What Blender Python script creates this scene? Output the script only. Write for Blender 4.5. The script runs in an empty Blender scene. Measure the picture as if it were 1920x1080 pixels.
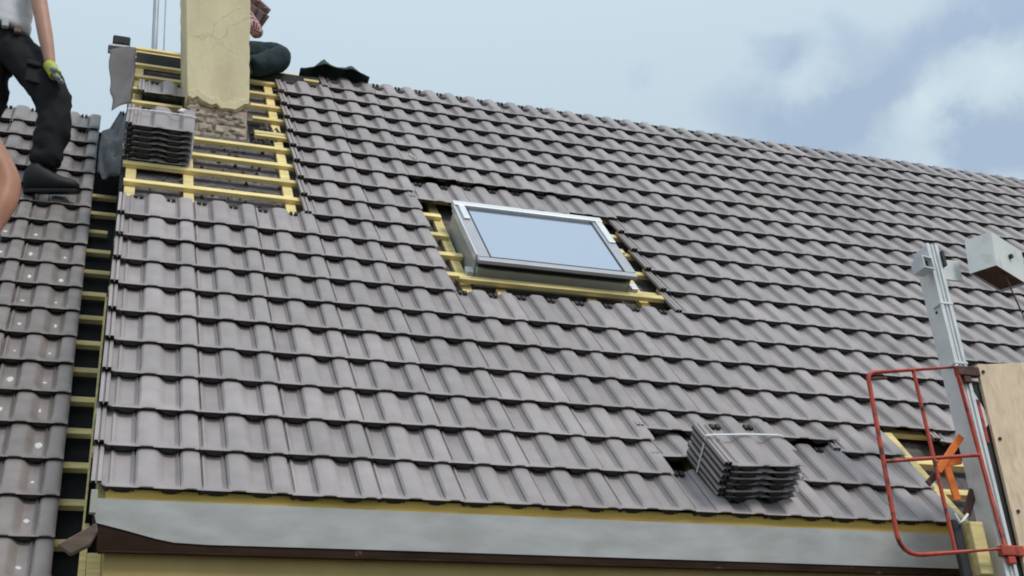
import bpy, bmesh, math, random
from mathutils import Matrix, Vector, noise
random.seed(7)
R = math.radians
sc = bpy.context.scene
col = sc.collection

# ------------------------------------------------------------------ camera
Z0 = 2.85                       # height of the eave above the ground
cam_d = bpy.data.cameras.new('camera'); cam = bpy.data.objects.new('camera', cam_d); col.objects.link(cam)
sc.camera = cam
cam_d.sensor_width = 36.0; cam_d.lens = 43.5003; cam_d.clip_start = 0.05; cam_d.clip_end = 2000
W2C = Matrix(((0.94679831, -0.32010770, -0.03322673), (0.09438651, 0.37489968, -0.92224802), (0.30767538, 0.87004672, 0.38516823)))
CAM = Vector((-0.05516, -4.91598, -1.18334 + Z0))
m3 = Matrix((W2C[0], -W2C[1], -W2C[2])).transposed()
cam.matrix_world = Matrix.Translation(CAM) @ m3.to_4x4()

# ------------------------------------------------------------------ sky, sun, exposure
SUN_EL, SUN_AZ = 52.0, 150.0      # azimuth in degrees clockwise from +Y: behind the camera, to the right
world = bpy.data.worlds.new("World"); sc.world = world; world.use_nodes = True
wn, wl = world.node_tree.nodes, world.node_tree.links
wn.clear()
def N(kind, **kw):
    n = wn.new(kind)
    for k, v in kw.items(): setattr(n, k, v)
    return n
def wmath(op, a, b=None, clamp=False):
    n = N('ShaderNodeMath', operation=op, use_clamp=clamp)
    for i, s in enumerate((a, b)):
        if s is None: continue
        if isinstance(s, (int, float)): n.inputs[i].default_value = s
        else: wl.new(s, n.inputs[i])
    return n.outputs[0]
def wmix(f, a, b):
    n = N('ShaderNodeMix', data_type='RGBA')
    for s, i in ((f, 0), (a, 6), (b, 7)):
        if hasattr(s, 'is_output'): wl.new(s, n.inputs[i])
        elif i == 0: n.inputs[0].default_value = s
        else: n.inputs[i].default_value = (*s, 1)
    return n.outputs[2]
out = N('ShaderNodeOutputWorld'); bg = N('ShaderNodeBackground'); bg.inputs[1].default_value = 0.1
sky = N('ShaderNodeTexSky', sky_type='NISHITA'); sky.sun_disc = False
sky.sun_elevation = R(SUN_EL); sky.sun_rotation = R(SUN_AZ); sky.altitude = 100
tc = N('ShaderNodeTexCoord')
def wnoise(scale, detail, rough, vec):
    n = N('ShaderNodeTexNoise'); n.inputs['Scale'].default_value = scale; n.inputs['Detail'].default_value = detail
    n.inputs['Roughness'].default_value = rough; wl.new(vec, n.inputs['Vector']); return n
gen = tc.outputs['Generated']
wob = wnoise(13, 6, .62, gen)
v1 = N('ShaderNodeVectorMath', operation='SUBTRACT'); wl.new(wob.outputs['Color'], v1.inputs[0]); v1.inputs[1].default_value = (.5, .5, .5)
v2 = N('ShaderNodeVectorMath', operation='SCALE'); wl.new(v1.outputs[0], v2.inputs[0]); v2.inputs['Scale'].default_value = .075
v3 = N('ShaderNodeVectorMath', operation='ADD'); wl.new(gen, v3.inputs[0]); wl.new(v2.outputs[0], v3.inputs[1])
wv = v3.outputs[0]
def blob(c, r0, r1, amt):
    if r0 == .0: r0, r1, amt = r1 * .18, r1 * 1.16, min(1.0, amt * 1.12)
    d = N('ShaderNodeVectorMath', operation='DISTANCE'); wl.new(wv, d.inputs[0]); d.inputs[1].default_value = c
    m = N('ShaderNodeMapRange', interpolation_type='SMOOTHSTEP'); wl.new(d.outputs['Value'], m.inputs[0])
    m.inputs[1].default_value = r1; m.inputs[2].default_value = r0; m.inputs[3].default_value = 0; m.inputs[4].default_value = amt
    return m.outputs[0]
def total(lst):
    s = lst[0]
    for b in lst[1:]: s = wmath('ADD', s, b)
    return s
dark = total([blob(c, .0, r, a) for c, r, a in (
    ((.468, .707, .530), .026, .62), ((.485, .696, .530), .022, .45), ((.518, .673, .527), .028, .55), ((.386, .751, .535), .018, .30),
    ((.446, .741, .500), .030, .40), ((.481, .733, .481), .042, .70), ((.515, .718, .468), .048, .75), ((.537, .692, .484), .046, .85), ((.552, .668, .500), .030, .5),
    ((.620, .644, .448), .042, .95), ((.604, .656, .452), .030, .6), ((.650, .618, .441), .045, .8),
    ((.552, .655, .518), .030, .55), ((.573, .631, .524), .036, .85), ((.596, .603, .530), .040, .9), ((.620, .573, .535), .045, .9))])
white = total([blob((.577, .666, .472), .0, .022, .6), blob((.581, .656, .480), .0, .018, .5), blob((.601, .632, .489), .0, .028, .6), blob((.616, .615, .492), .0, .024, .6),
               blob((.497, .708, .503), .0, .024, .45)])
wide = wnoise(3.2, 6, .55, gen)              # the same kind of cloud everywhere else
wm = N('ShaderNodeMapRange', interpolation_type='SMOOTHSTEP'); wl.new(wide.outputs['Fac'], wm.inputs[0])
wm.inputs[1].default_value = .56; wm.inputs[2].default_value = .72; wm.inputs[4].default_value = .35
fine = wnoise(14, 6, .6, gen)
fm = N('ShaderNodeMapRange'); wl.new(fine.outputs['Fac'], fm.inputs[0]); fm.inputs[1].default_value = .3; fm.inputs[2].default_value = .7
fm.inputs[3].default_value = .76; fm.inputs[4].default_value = 1.12
dk = wmath('MULTIPLY', wmath('ADD', dark, wm.outputs[0]), fm.outputs[0], True)
base = wmix(.90, sky.outputs[0], (6.0, 7.25, 8.1))
c1 = wmix(dk, base, (3.95, 5.08, 6.65))
c2 = wmix(wmath('MULTIPLY', wmath('MULTIPLY', white, fm.outputs[0]), .75, True), c1, (6.5, 7.8, 8.5))
sx = N('ShaderNodeSeparateXYZ'); wl.new(gen, sx.inputs[0])
zr = N('ShaderNodeMapRange'); wl.new(sx.outputs[2], zr.inputs[0]); zr.inputs[1].default_value = .5; zr.inputs[2].default_value = 1.0
zr.inputs[3].default_value = 1.0; zr.inputs[4].default_value = 1.5
zm = N('ShaderNodeVectorMath', operation='SCALE'); wl.new(c2, zm.inputs[0]); wl.new(zr.outputs[0], zm.inputs['Scale'])
wl.new(zm.outputs[0], bg.inputs[0]); wl.new(bg.outputs[0], out.inputs[0])

sun_d = bpy.data.lights.new('sun', 'SUN'); sun = bpy.data.objects.new('sun', sun_d); col.objects.link(sun)
sun_d.energy = 1.5; sun_d.angle = R(14); sun_d.color = (1.0, .95, .88)
sd = Vector((math.sin(R(SUN_AZ)) * math.cos(R(SUN_EL)), math.cos(R(SUN_AZ)) * math.cos(R(SUN_EL)), math.sin(R(SUN_EL))))
sun.rotation_euler = sd.to_track_quat('Z', 'Y').to_euler(); sun.location = sd * 60
sc.view_settings.view_transform = 'Standard'; sc.view_settings.look = 'None'
sc.view_settings.exposure = 0.0; sc.view_settings.gamma = 1.0; sc.view_settings.use_curve_mapping = False
sc.render.engine = 'CYCLES'; sc.cycles.max_bounces = 6; sc.cycles.filter_width = 1.9
sc.cycles.use_denoising = True

# ------------------------------------------------------------------ materials
MATS = {}
def mat(name, base, rough=.7, ns=8.0, amt=.18, bump=.0, bs=60.0, metal=0.0, rnd=0.0, stretch=(1, 1, 1), spec=.4, tint=None, tns=3.0, tlim=(.55, .7), emit=None):
    """noise-mottled surface: colour varies by +-amt; rnd varies it from piece to piece; tint is a second colour in soft patches"""
    m = bpy.data.materials.new(name); m.use_nodes = True
    nt = m.node_tree; nd, ln = nt.nodes, nt.links
    b = nd['Principled BSDF']
    b.inputs['Roughness'].default_value = rough; b.inputs['Metallic'].default_value = metal
    b.inputs['Specular IOR Level'].default_value = spec
    t = nd.new('ShaderNodeTexCoord'); mp = nd.new('ShaderNodeMapping'); mp.inputs['Scale'].default_value = stretch
    oi = nd.new('ShaderNodeObjectInfo'); ge = nd.new('ShaderNodeNewGeometry')
    ad = nd.new('ShaderNodeMath'); ad.operation = 'ADD'; ln.new(oi.outputs['Random'], ad.inputs[0]); ln.new(ge.outputs['Random Per Island'], ad.inputs[1])
    fr = nd.new('ShaderNodeMath'); fr.operation = 'FRACT'; ln.new(ad.outputs[0], fr.inputs[0])
    off = nd.new('ShaderNodeMath'); off.operation = 'MULTIPLY'; ln.new(fr.outputs[0], off.inputs[0]); off.inputs[1].default_value = 37.0
    va = nd.new('ShaderNodeVectorMath'); va.operation = 'ADD'; ln.new(t.outputs['Object'], mp.inputs['Vector']); ln.new(mp.outputs[0], va.inputs[0]); ln.new(off.outputs[0], va.inputs[1])
    def noi(scale, detail=5.0):
        n = nd.new('ShaderNodeTexNoise'); n.inputs['Scale'].default_value = scale; n.inputs['Detail'].default_value = detail
        ln.new(va.outputs[0], n.inputs['Vector']); return n
    n1 = noi(ns)
    mr = nd.new('ShaderNodeMapRange'); ln.new(n1.outputs['Fac'], mr.inputs[0]); mr.inputs[1].default_value = .3; mr.inputs[2].default_value = .7
    mr.inputs[3].default_value = 1 - amt; mr.inputs[4].default_value = 1 + amt
    val = mr.outputs[0]
    if rnd:
        rr = nd.new('ShaderNodeMapRange'); ln.new(fr.outputs[0], rr.inputs[0]); rr.inputs[3].default_value = 1 - rnd; rr.inputs[4].default_value = 1 + rnd
        mu = nd.new('ShaderNodeMath'); mu.operation = 'MULTIPLY'; ln.new(val, mu.inputs[0]); ln.new(rr.outputs[0], mu.inputs[1]); val = mu.outputs[0]
    cs = None
    if tint:
        n2 = noi(tns, 6.0)
        mx = nd.new('ShaderNodeMix'); mx.data_type = 'RGBA'; mx.inputs[6].default_value = (*base, 1); mx.inputs[7].default_value = (*tint, 1)
        m2 = nd.new('ShaderNodeMapRange'); ln.new(n2.outputs['Fac'], m2.inputs[0]); m2.inputs[1].default_value = tlim[0]; m2.inputs[2].default_value = tlim[1]
        ln.new(m2.outputs[0], mx.inputs[0]); cs = mx.outputs[2]
    sca = nd.new('ShaderNodeVectorMath'); sca.operation = 'SCALE'; ln.new(val, sca.inputs['Scale'])
    if cs is not None: ln.new(cs, sca.inputs[0])
    else: sca.inputs[0].default_value = base
    ln.new(sca.outputs[0], b.inputs['Base Color'])
    if bump:
        n3 = noi(bs, 4.0); bp = nd.new('ShaderNodeBump'); bp.inputs['Strength'].default_value = bump; bp.inputs['Distance'].default_value = .01
        ln.new(n3.outputs['Fac'], bp.inputs['Height']); ln.new(bp.outputs[0], b.inputs['Normal'])
    MATS[name] = m
    return m
TILE = mat('tile_concrete', (.352, .306, .300), .52, 9, .09, .16, 150, rnd=.12, tint=(.395, .337, .327), tns=3.2, tlim=(.5, .72))
TILE_OLD = mat('tile_weathered', (.265, .228, .214), .44, 9, .17, .10, 160, rnd=.10, spec=.45)
TILE_DARK = mat('tile_edge_shade', (.040, .037, .034), .7, 9, .2, .1, 120, rnd=.12)  # near-black paints shade onto tile edges and undersides; plain dark on rear slopes
WOOD = mat('yellow_batten', (.84, .66, .29), .7, 9, .18, .2, 70, rnd=.16, stretch=(.7, 4, 4), tint=(.62, .51, .23), tns=3, tlim=(.5, .75))
WOOD_EAVE = mat('yellow_eave_board', (.74, .50, .12), .75, 3, .35, .1, 60, stretch=(.5, 6, 6), tint=(.50, .30, .07), tns=2.0, tlim=(.52, .7))
WOOD_OLD = mat('brown_painted_board', (.040, .020, .012), .8, 5, .35, .15, 40, spec=.15, tint=(.22, .15, .12), tns=7, tlim=(.67, .73))
WOOD_GREY = mat('weathered_wood', (.20, .14, .11), .8, 8, .3, .15, 50, stretch=(1, 5, 5))
FELT = mat('old_underlay', (.115, .10, .098), .85, 22, .35, .35, 50, tint=(.19, .17, .155), tns=12, tlim=(.52, .66))
MEMB = mat('black_membrane', (.012, .012, .012), .75, 10, .4, .2, 30, spec=.2)
DRAPE = mat('dark_sheet', (.045, .048, .052), .5, 6, .3, .3, 14, spec=.5)
FLAP = mat('grey_membrane', (.135, .122, .120), .75, 5, .12, .15, 25)
ZINC = mat('zinc', (.45, .437, .412), .5, 9, .09, .05, 20, metal=.08, tint=(.51, .51, .50), tns=4.5, tlim=(.42, .7), stretch=(.6, 1, 1.6))
ALU = mat('aluminium', (.74, .745, .73), .45, 9, .08, .04, 30, metal=.12, tint=(.58, .59, .585), tns=7, tlim=(.5, .7))
HOOD = mat('pale_sheet_metal', (.76, .75, .71), .55, 6, .08, .05, 20, metal=.1, tint=(.54, .52, .48), tns=7, tlim=(.55, .7))
RUST = mat('rusty_iron', (.10, .05, .04), .8, 20, .35, .2, 50)
REDP = mat('red_paint', (.52, .070, .036), .42, 14, .25, .08, 40, tint=(.13, .03, .025), tns=18, tlim=(.55, .66))
ORANGE = mat('orange_paint', (.85, .20, .03), .5, 8, .15)
PLY = mat('plywood', (.80, .61, .42), .75, 30, .10, .10, 70, tint=(.66, .49, .33), tns=9, tlim=(.5, .72), stretch=(2.0, 1, .6))
RUBBER = mat('black_rubber', (.02, .02, .02), .6, 10, .3)
FRAME = mat('grey_frame_metal', (.44, .44, .46), .42, 6, .08, metal=.12)
FRAME_L = mat('light_frame_metal', (.80, .79, .79), .35, 6, .06, metal=.25)
FRAME_D = mat('dark_gasket', (.03, .032, .036), .5, 6, .2)
BASEF = mat('grey_green_base', (.44, .43, .36), .6, 6, .12)
BRICK = mat('old_brick', (.40, .25, .20), .85, 16, .25, .3, 60, rnd=.22, tint=(.50, .41, .32), tns=9, tlim=(.36, .5))
MORTAR = mat('mortar', (.46, .385, .30), .9, 14, .2, .3, 60)
WALL = mat('ochre_render', (.50, .36, .14), .85, 5, .10, .12, 60)
BLACKW = mat('work_trousers_black', (.010, .010, .012), .85, 10, .3, .35, 26)
TEAL = mat('work_trousers_teal', (.022, .040, .045), .85, 10, .3, .35, 26)
GREYT = mat('grey_cotton', (.74, .72, .74), .85, 8, .08, .30, 22)
PALE = mat('pale_cotton', (.50, .53, .50), .85, 8, .08, .3, 22)
SKIN = mat('skin', (.50, .27, .19), .5, 12, .08, .05, 60, tint=(.44, .20, .14), tns=5)
SKIN2 = mat('skin_with_shade', (.42, .185, .11), .5, 10, .12, .08, 60, tint=(.30, .11, .06), tns=5)  # skin darkened all over to carry the lower arm's shade
HAIR = mat('brown_hair', (.05, .032, .02), .6, 40, .4, .3, 80)
SHOE = mat('black_leather', (.009, .009, .010), .6, 10, .3, .1, 40)
SOCK = mat('grey_wool', (.12, .12, .12), .9, 30, .3, .2, 80)
LIME = mat('lime_knit', (.52, .56, .10), .8, 20, .15, .2, 60)
GLOVE = mat('grey_glove', (.34, .36, .33), .8, 20, .2, .2, 60)
STRAP = mat('white_strap', (.66, .66, .66), .5, 10, .05)
CLAY = mat('brown_clay', (.46, .34, .32), .7, 10, .15, .1, 80)
CLAY_D = mat('brown_clay_underside', (.24, .15, .14), .8, 10, .2)
TARP = mat('dark_green_cloth', (.020, .042, .036), .6, 8, .3, .3, 20)
MORTAR_GLINT = mat('mortar_and_glint', (.72, .70, .66), .9, 20, .1)  # white for the real mortar bits and for the modelled glints
POLE = mat('galvanised_pole', (.50, .53, .56), .4, 9, .08, metal=.3)
WHITEP = mat('white_sheet', (.72, .72, .72), .6, 6, .05)
GROUND = mat('asphalt_yard', (.05, .05, .05), .95, 3, .2, .3, 20)
def check_mat():
    m = mat('checked_shirt', (.34, .07, .07), .85, 10, .1, .3, 26)
    nt = m.node_tree; nd, ln = nt.nodes, nt.links
    ck = nd.new('ShaderNodeTexBrick'); ck.inputs['Scale'].default_value = 22
    t = nd.new('ShaderNodeTexCoord'); ln.new(t.outputs['Object'], ck.inputs['Vector'])
    ck.inputs['Color1'].default_value = (.36, .06, .06, 1); ck.inputs['Color2'].default_value = (.16, .05, .06, 1); ck.inputs['Mortar'].default_value = (.62, .52, .50, 1)
    ck.inputs['Mortar Size'].default_value = .04
    ln.new(ck.outputs['Color'], nd['Principled BSDF'].inputs['Base Color'])
    return m
CHECK = check_mat()
def plaster_mat():
    m = mat('cream_plaster', (.76, .645, .41), .88, 5, .08, .35, 38, tint=(.62, .50, .32), tns=3.5, tlim=(.5, .72), stretch=(1, 1, .5))
    nt = m.node_tree; nd, ln = nt.nodes, nt.links
    b = nd['Principled BSDF']; src = b.inputs['Base Color'].links[0].from_socket
    t = nd.new('ShaderNodeTexCoord'); w = nd.new('ShaderNodeTexNoise'); w.inputs['Scale'].default_value = 5; w.inputs['Detail'].default_value = 6
    ln.new(t.outputs['Object'], w.inputs['Vector'])
    mx = nd.new('ShaderNodeMix'); mx.data_type = 'VECTOR'; mx.inputs[0].default_value = .22; ln.new(t.outputs['Object'], mx.inputs[4]); ln.new(w.outputs['Color'], mx.inputs[5])
    vo = nd.new('ShaderNodeTexVoronoi'); vo.feature = 'DISTANCE_TO_EDGE'; vo.inputs['Scale'].default_value = 3.4; ln.new(mx.outputs[1], vo.inputs['Vector'])
    mr = nd.new('ShaderNodeMapRange'); ln.new(vo.outputs['Distance'], mr.inputs[0]); mr.inputs[1].default_value = .004; mr.inputs[2].default_value = .02
    mr.inputs[3].default_value = .80; mr.inputs[4].default_value = 1.0
    n2 = nd.new('ShaderNodeTexNoise'); n2.inputs['Scale'].default_value = 2.4; ln.new(t.outputs['Object'], n2.inputs['Vector'])
    g = nd.new('ShaderNodeMapRange'); ln.new(n2.outputs['Fac'], g.inputs[0]); g.inputs[1].default_value = .48; g.inputs[2].default_value = .58
    on = nd.new('ShaderNodeMix'); on.inputs[2].default_value = 1.0; ln.new(g.outputs[0], on.inputs[0]); ln.new(mr.outputs[0], on.inputs[3])
    s = nd.new('ShaderNodeVectorMath'); s.operation = 'SCALE'; ln.new(src, s.inputs[0]); ln.new(on.outputs[0], s.inputs['Scale'])
    ln.new(s.outputs[0], b.inputs['Base Color'])
    return m
PLASTER = plaster_mat()
def glass_mat():
    m = bpy.data.materials.new('coated_glass'); m.use_nodes = True
    b = m.node_tree.nodes['Principled BSDF']
    b.inputs['Base Color'].default_value = (.545, .575, .655, 1); b.inputs['Metallic'].default_value = .92; b.inputs['Roughness'].default_value = .12
    return m
GLASS = glass_mat()

# ------------------------------------------------------------------ helpers
ORIG = {}
def place(o, M, parent=None):
    """link o so that its world matrix is M"""
    if o.name not in col.objects: col.objects.link(o)
    ORIG[o] = M.copy()
    if parent is not None:
        o.parent = parent; o.matrix_basis = ORIG[parent].inverted() @ M
    else: o.matrix_basis = M
    return o
def tag(o, label=None, cat=None, group=None, kind=None):
    for k, v in (('label', label), ('category', cat), ('group', group), ('kind', kind)):
        if v: o[k] = v
    return o
def thing(name, loc, label, cat, group=None):
    o = bpy.data.objects.new(name, None); o.empty_display_size = .1
    place(o, Matrix.Translation(loc)); return tag(o, label, cat, group)
class MB:
    def __init__(s): s.v, s.f = [], []
    def add(s, vs, fs):
        b = len(s.v); s.v += [Vector(p) for p in vs]; s.f += [tuple(i + b for i in q) for q in fs]; return s
    def box(s, a, b, M=None):
        vs = [Vector((x, y, z)) for x in (a[0], b[0]) for y in (a[1], b[1]) for z in (a[2], b[2])]
        if M is not None: vs = [M @ p for p in vs]
        return s.add(vs, [(0, 1, 3, 2), (4, 6, 7, 5), (0, 4, 5, 1), (2, 3, 7, 6), (0, 2, 6, 4), (1, 5, 7, 3)])
    def hexa(s, b4, t4): return s.add(list(b4) + list(t4), [(3, 2, 1, 0), (4, 5, 6, 7)] + [(i, (i + 1) % 4, 4 + (i + 1) % 4, 4 + i) for i in range(4)])
    def prism(s, poly, d):
        """extrude a 3D polygon by the vector d"""
        n = len(poly); d = Vector(d); vs = [Vector(p) for p in poly] + [Vector(p) + d for p in poly]
        return s.add(vs, [tuple(range(n - 1, -1, -1)), tuple(range(n, 2 * n))] + [(i, (i + 1) % n, n + (i + 1) % n, n + i) for i in range(n)])
    def tube(s, pts, r, seg=10, closed=False):
        pts = [Vector(p) for p in pts]; n = len(pts); ring = []
        up = None
        for i, p in enumerate(pts):
            a = pts[(i - 1) % n] if (closed or i) else p; b = pts[(i + 1) % n] if (closed or i < n - 1) else p
            t = (b - a).normalized()
            if up is None:
                up = t.cross(Vector((0, 0, 1))); up = up.normalized() if up.length > .05 else t.cross(Vector((1, 0, 0))).normalized()
            up = (up - t * up.dot(t)).normalized(); w = t.cross(up)
            rr = r[i] if isinstance(r, (list, tuple)) else r
            ring.append([p + (up * math.cos(k * 2 * math.pi / seg) + w * math.sin(k * 2 * math.pi / seg)) * rr for k in range(seg)])
        vs = [q for rg in ring for q in rg]; fs = []
        for i in range(n if closed else n - 1):
            j = (i + 1) % n
            for k in range(seg): fs.append((i * seg + k, i * seg + (k + 1) % seg, j * seg + (k + 1) % seg, j * seg + k))
        if not closed: fs += [tuple(range(seg - 1, -1, -1)), tuple((n - 1) * seg + k for k in range(seg))]
        return s.add(vs, fs)
    def mesh(s, name, smooth=None):
        me = bpy.data.meshes.new(name); me.from_pydata([tuple(p) for p in s.v], [], s.f)
        bm = bmesh.new(); bm.from_mesh(me); bmesh.ops.recalc_face_normals(bm, faces=bm.faces); bm.to_mesh(me); bm.free()
        if smooth is not None:
            me.polygons.foreach_set('use_smooth', [True] * len(me.polygons)); me.set_sharp_from_angle(angle=R(smooth))
        me.update(); return me
    def build(s, name, m, parent=None, M=Matrix(), bevel=0.0, smooth=None):
        """world-space mesh object with its origin at its own middle"""
        vs = [M @ p for p in s.v]; c = sum(vs, Vector()) / len(vs); s.v = [p - c for p in vs]
        me = s.mesh(name, smooth); me.materials.append(m)
        o = bpy.data.objects.new(name, me); place(o, Matrix.Translation(c), parent)
        if bevel:
            b = o.modifiers.new('bevel', 'BEVEL'); b.width = bevel; b.segments = 2; b.limit_method = 'ANGLE'
        return o
def sheet(fn, nu, nv, th=0.0):
    b = MB(); vs = [fn(i / nu, j / nv) for j in range(nv + 1) for i in range(nu + 1)]
    fs = [(j * (nu + 1) + i, j * (nu + 1) + i + 1, (j + 1) * (nu + 1) + i + 1, (j + 1) * (nu + 1) + i) for j in range(nv) for i in range(nu)]
    b.add(vs, fs); return b
def cloth(name, b, m, parent=None, th=.004, M=Matrix()):
    o = b.build(name, m, parent, M, smooth=60); k = o.modifiers.new('thickness', 'SOLIDIFY'); k.thickness = th; return o

# frame of the main roof plane: x along the eave, y up the slope, z out of the roof
RF = Matrix.Translation((0, 0, Z0)) @ Matrix.Rotation(R(50), 4, 'X')
W, G, L = .36, .28174, .362
# left neighbour roof: same slope, half a metre deeper, its verge a touch skewed
LF = RF @ Matrix.Translation((-.168, 0, -.52)) @ Matrix.Rotation(.0141, 4, 'Z')

# ------------------------------------------------------------------ ground
g = MB(); g.add([(-400, -400, 0), (400, -400, 0), (400, 400, 0), (-400, 400, 0)], [(0, 1, 2, 3)])
tag(g.build('ground', GROUND), kind='structure')

# ------------------------------------------------------------------ the roof tile
PROF = [(-.158, -27), (-.154, -12), (-.113, -11), (-.107, -23), (-.097, -23), (-.091, -11), (-.050, -11), (-.043, -30), (-.004, -30),
        (.02, -26), (.036, -17), (.058, -17), (.074, -24), (.10, -29.5), (.18, -31), (.24, -29), (.262, -20), (.273, -12), (.280, -25), (.291, -25), (.298, -13), (.322, -3.5), (.355, 0),
        (.42, 1), (.49, 0), (.53, -5), (.575, -20), (.61, -28.5), (.67, -31), (.725, -29), (.747, -20), (.758, -12), (.765, -25), (.776, -25), (.783, -13), (.807, -3.5), (.84, 0),
        (.90, 1), (.95, 0), (.98, -3), (.997, -8)]
SL = -.103                                       # a laid tile lies a little flatter than the roof
def tile_mesh(seed, lip=True, tilt=SL, m=None):
    rr = random.Random(seed); b = MB()
    prof = PROF if lip else [p for p in PROF if p[0] > -.01]
    rows = [0.0, .006, .016, .03, .05, .09, .32, .345, L]
    n = len(prof); top, bot = [], []
    wv = rr.uniform(-.0015, .0015)
    for v in rows:
        k = 1.0 if v == 0 else .93 if v < .01 else .68 if v < .02 else .38 if v < .04 else .12 if v < .06 else 0
        dn = -.0055 if v == 0 else -.0022 if v < .01 else -.0008 if v < .02 else 0
        for s, h in prof:
            hh = h / 1000.0
            if s > -.01: hh = hh * (1 - k) + (-.0105) * k + dn
            elif v < .03: hh -= .002 * (1 - v / .03)
            hh += .0095 + v * tilt + wv * s
            y = v
            if s < -.01 and v < .05: y = .030 + v * .3
            top.append(Vector((s * W, y, hh)))
            und = .0135 if s > -.01 else .012
            bot.append(Vector((s * W, y + (.004 if v == 0 else 0), (h / 1000 + .0095 + v * tilt + wv * s) - und)))
    b.add(top + bot, [])
    T = len(top); f = b.f; nr = len(rows); tops = 0
    for j in range(nr - 1):
        for i in range(n - 1):
            a = j * n + i; f.append((a, a + 1, a + n + 1, a + n)); tops += 1; f.append((T + a, T + a + n, T + a + n + 1, T + a + 1))
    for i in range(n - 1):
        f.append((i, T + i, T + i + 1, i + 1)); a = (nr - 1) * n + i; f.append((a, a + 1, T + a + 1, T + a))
    for j in range(nr - 1):
        a = j * n; f.append((a, a + n, T + a + n, T + a)); a = j * n + n - 1; f.append((a, T + a, T + a + n, a + n))
    for s0, s1 in ((.075, .135), (.165, .225), (.60, .645), (.675, .725)):     # head ribs in the two troughs
        z = -.0148 + (L - .02) * tilt
        b.box((s0 * W, L - .034, z - .004), (s1 * W, L - .004, z + .0115))
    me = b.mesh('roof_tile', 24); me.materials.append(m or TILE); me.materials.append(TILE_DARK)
    ng = 2 * (nr - 1) * (n - 1)          # the grid faces alternate upper side, underside; everything after them is edge in the painted-shade colour
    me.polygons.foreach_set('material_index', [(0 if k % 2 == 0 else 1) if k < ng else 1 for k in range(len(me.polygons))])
    return me
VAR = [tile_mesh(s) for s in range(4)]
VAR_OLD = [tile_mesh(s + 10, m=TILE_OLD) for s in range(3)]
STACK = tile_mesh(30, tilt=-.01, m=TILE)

# ------------------------------------------------------------------ the house
house = thing('house', (4.5, 2.6, 0), 'house being reroofed with new grey double-roll tiles, yellow battens and a roof window', 'house')
UMAX = 9.9
roof = MB().box((-.035, -.02, -.20), (UMAX, 5.72, -.124)).build('roof', FELT, house, RF)
HB = Vector((0, 3.62, Z0 + 4.22))
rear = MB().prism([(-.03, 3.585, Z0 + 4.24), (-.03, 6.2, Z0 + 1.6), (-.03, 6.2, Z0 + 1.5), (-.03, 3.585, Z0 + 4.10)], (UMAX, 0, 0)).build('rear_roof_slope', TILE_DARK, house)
wl_b = MB(); Yw = .065
wl_b.prism([(.02, Yw, 0), (.02, 6.0, 0), (.02, 6.0, Z0 + 1.55), (.02, 3.66, Z0 + 3.9), (.02, Yw, Z0 - .20)], (UMAX - .06, 0, 0)).build('wall', WALL, house)
# eave: yellow eave board, zinc band, brown fascia board
MB().box((.004, .034, Z0 - .058), (3.98, .075, Z0 - .003)).build('eave_board', WOOD_EAVE, house, bevel=.003)
zl = [(-.045, -.060), (-.045, -.075), (-.02, -.155), (.08, -.178), (.20, -.208), (.27, -.221), (.40, -.226), (1.2, -.2262), (2.4, -.229), (3.93, -.233), (3.93, -.069), (2.0, -.066), (.0, -.0605)]
zb = MB().prism([(x, .018, Z0 + z + .013) for x, z in zl], (0, .0045, 0)); zb.build('zinc_band', ZINC, house)
MB().box((-.012, .023, Z0 - .243), (3.98, .045, Z0 - .0590)).build('fascia_board', WOOD_OLD, house, bevel=.002)
MB().box((-.005, .017, Z0 - .2525), (3.98, .045, Z0 - .2435)).build('drip_edge', WOOD_OLD, house, bevel=.002)
MB().box((-.005, .0465, Z0 - .250), (3.98, Yw + .01, Z0 - .236)).build('soffit', WALL, house)
MB().box((-.062, .50, -.62), (-.037, 5.5, -.125)).build('verge_board', MEMB, house, RF)
# battens
sk0, sk1 = 1.985, 2.985
ch0, ch1 = .31, .80
nb = 0
def batten(a, b, v, dn=0.0, wd=.048):
    global nb
    nb += 1
    r = random.Random(nb)
    M = RF @ Matrix.Translation((a, v, -.06 + dn)) @ Matrix.Rotation(r.uniform(-.003, .003), 4, 'Z')
    MB().box((0, -wd / 2, -.030), (b - a, wd / 2, 0)).build('batten', WOOD, roof, M, bevel=.003)
for j in range(0, 21):
    v = j * G + .145 * G
    a0 = -.045 + random.uniform(-.02, .012); b0 = UMAX - .1
    if j == 0: batten(.01, b0, .03); continue
    segs = [(a0, b0)]
    if 8 <= j <= 11: segs = [(a0, 1.955 + random.uniform(-.02, .02)), (3.02, b0)]
    if j == 13: segs = [(a0, 1.80), (3.0, b0)]
    if j in (15, 16, 17, 18): segs = [(a0, ch0), (ch1, b0)]
    if j in (1, 2): segs = [(a0, 5.6)]
    for a, b in segs: batten(a, b, v, random.uniform(-.002, .002))
batten(-.045, ch0 + .1, 20.55 * G); batten(1.25, 1.37, 19.55 * G, .03)
batten(.80, 1.04, 14.95 * G, .0, .04); batten(1.87, 3.19, 2.212, .026, .05)
for u in (0.0, .345, .965, 1.56, 1.925, 2.14, 2.72, 3.075, 3.70, 4.03, 4.62, 5.2, 5.8, 6.4, 7.0, 7.6, 8.2, 8.8, 9.4):
    segs = [(-.01, 5.80)]
    if u in (2.14, 2.72): segs = [(-.01, 2.215), (3.08, 5.78)]
    if u == .345: segs = [(-.01, 4.20), (4.75, 5.8)]
    for a, b in segs:
        MB().box((u - .031, a, -.1215), (u + .031, b, -.0905)).build('counter_batten', WOOD, roof, RF, bevel=.003)
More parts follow.
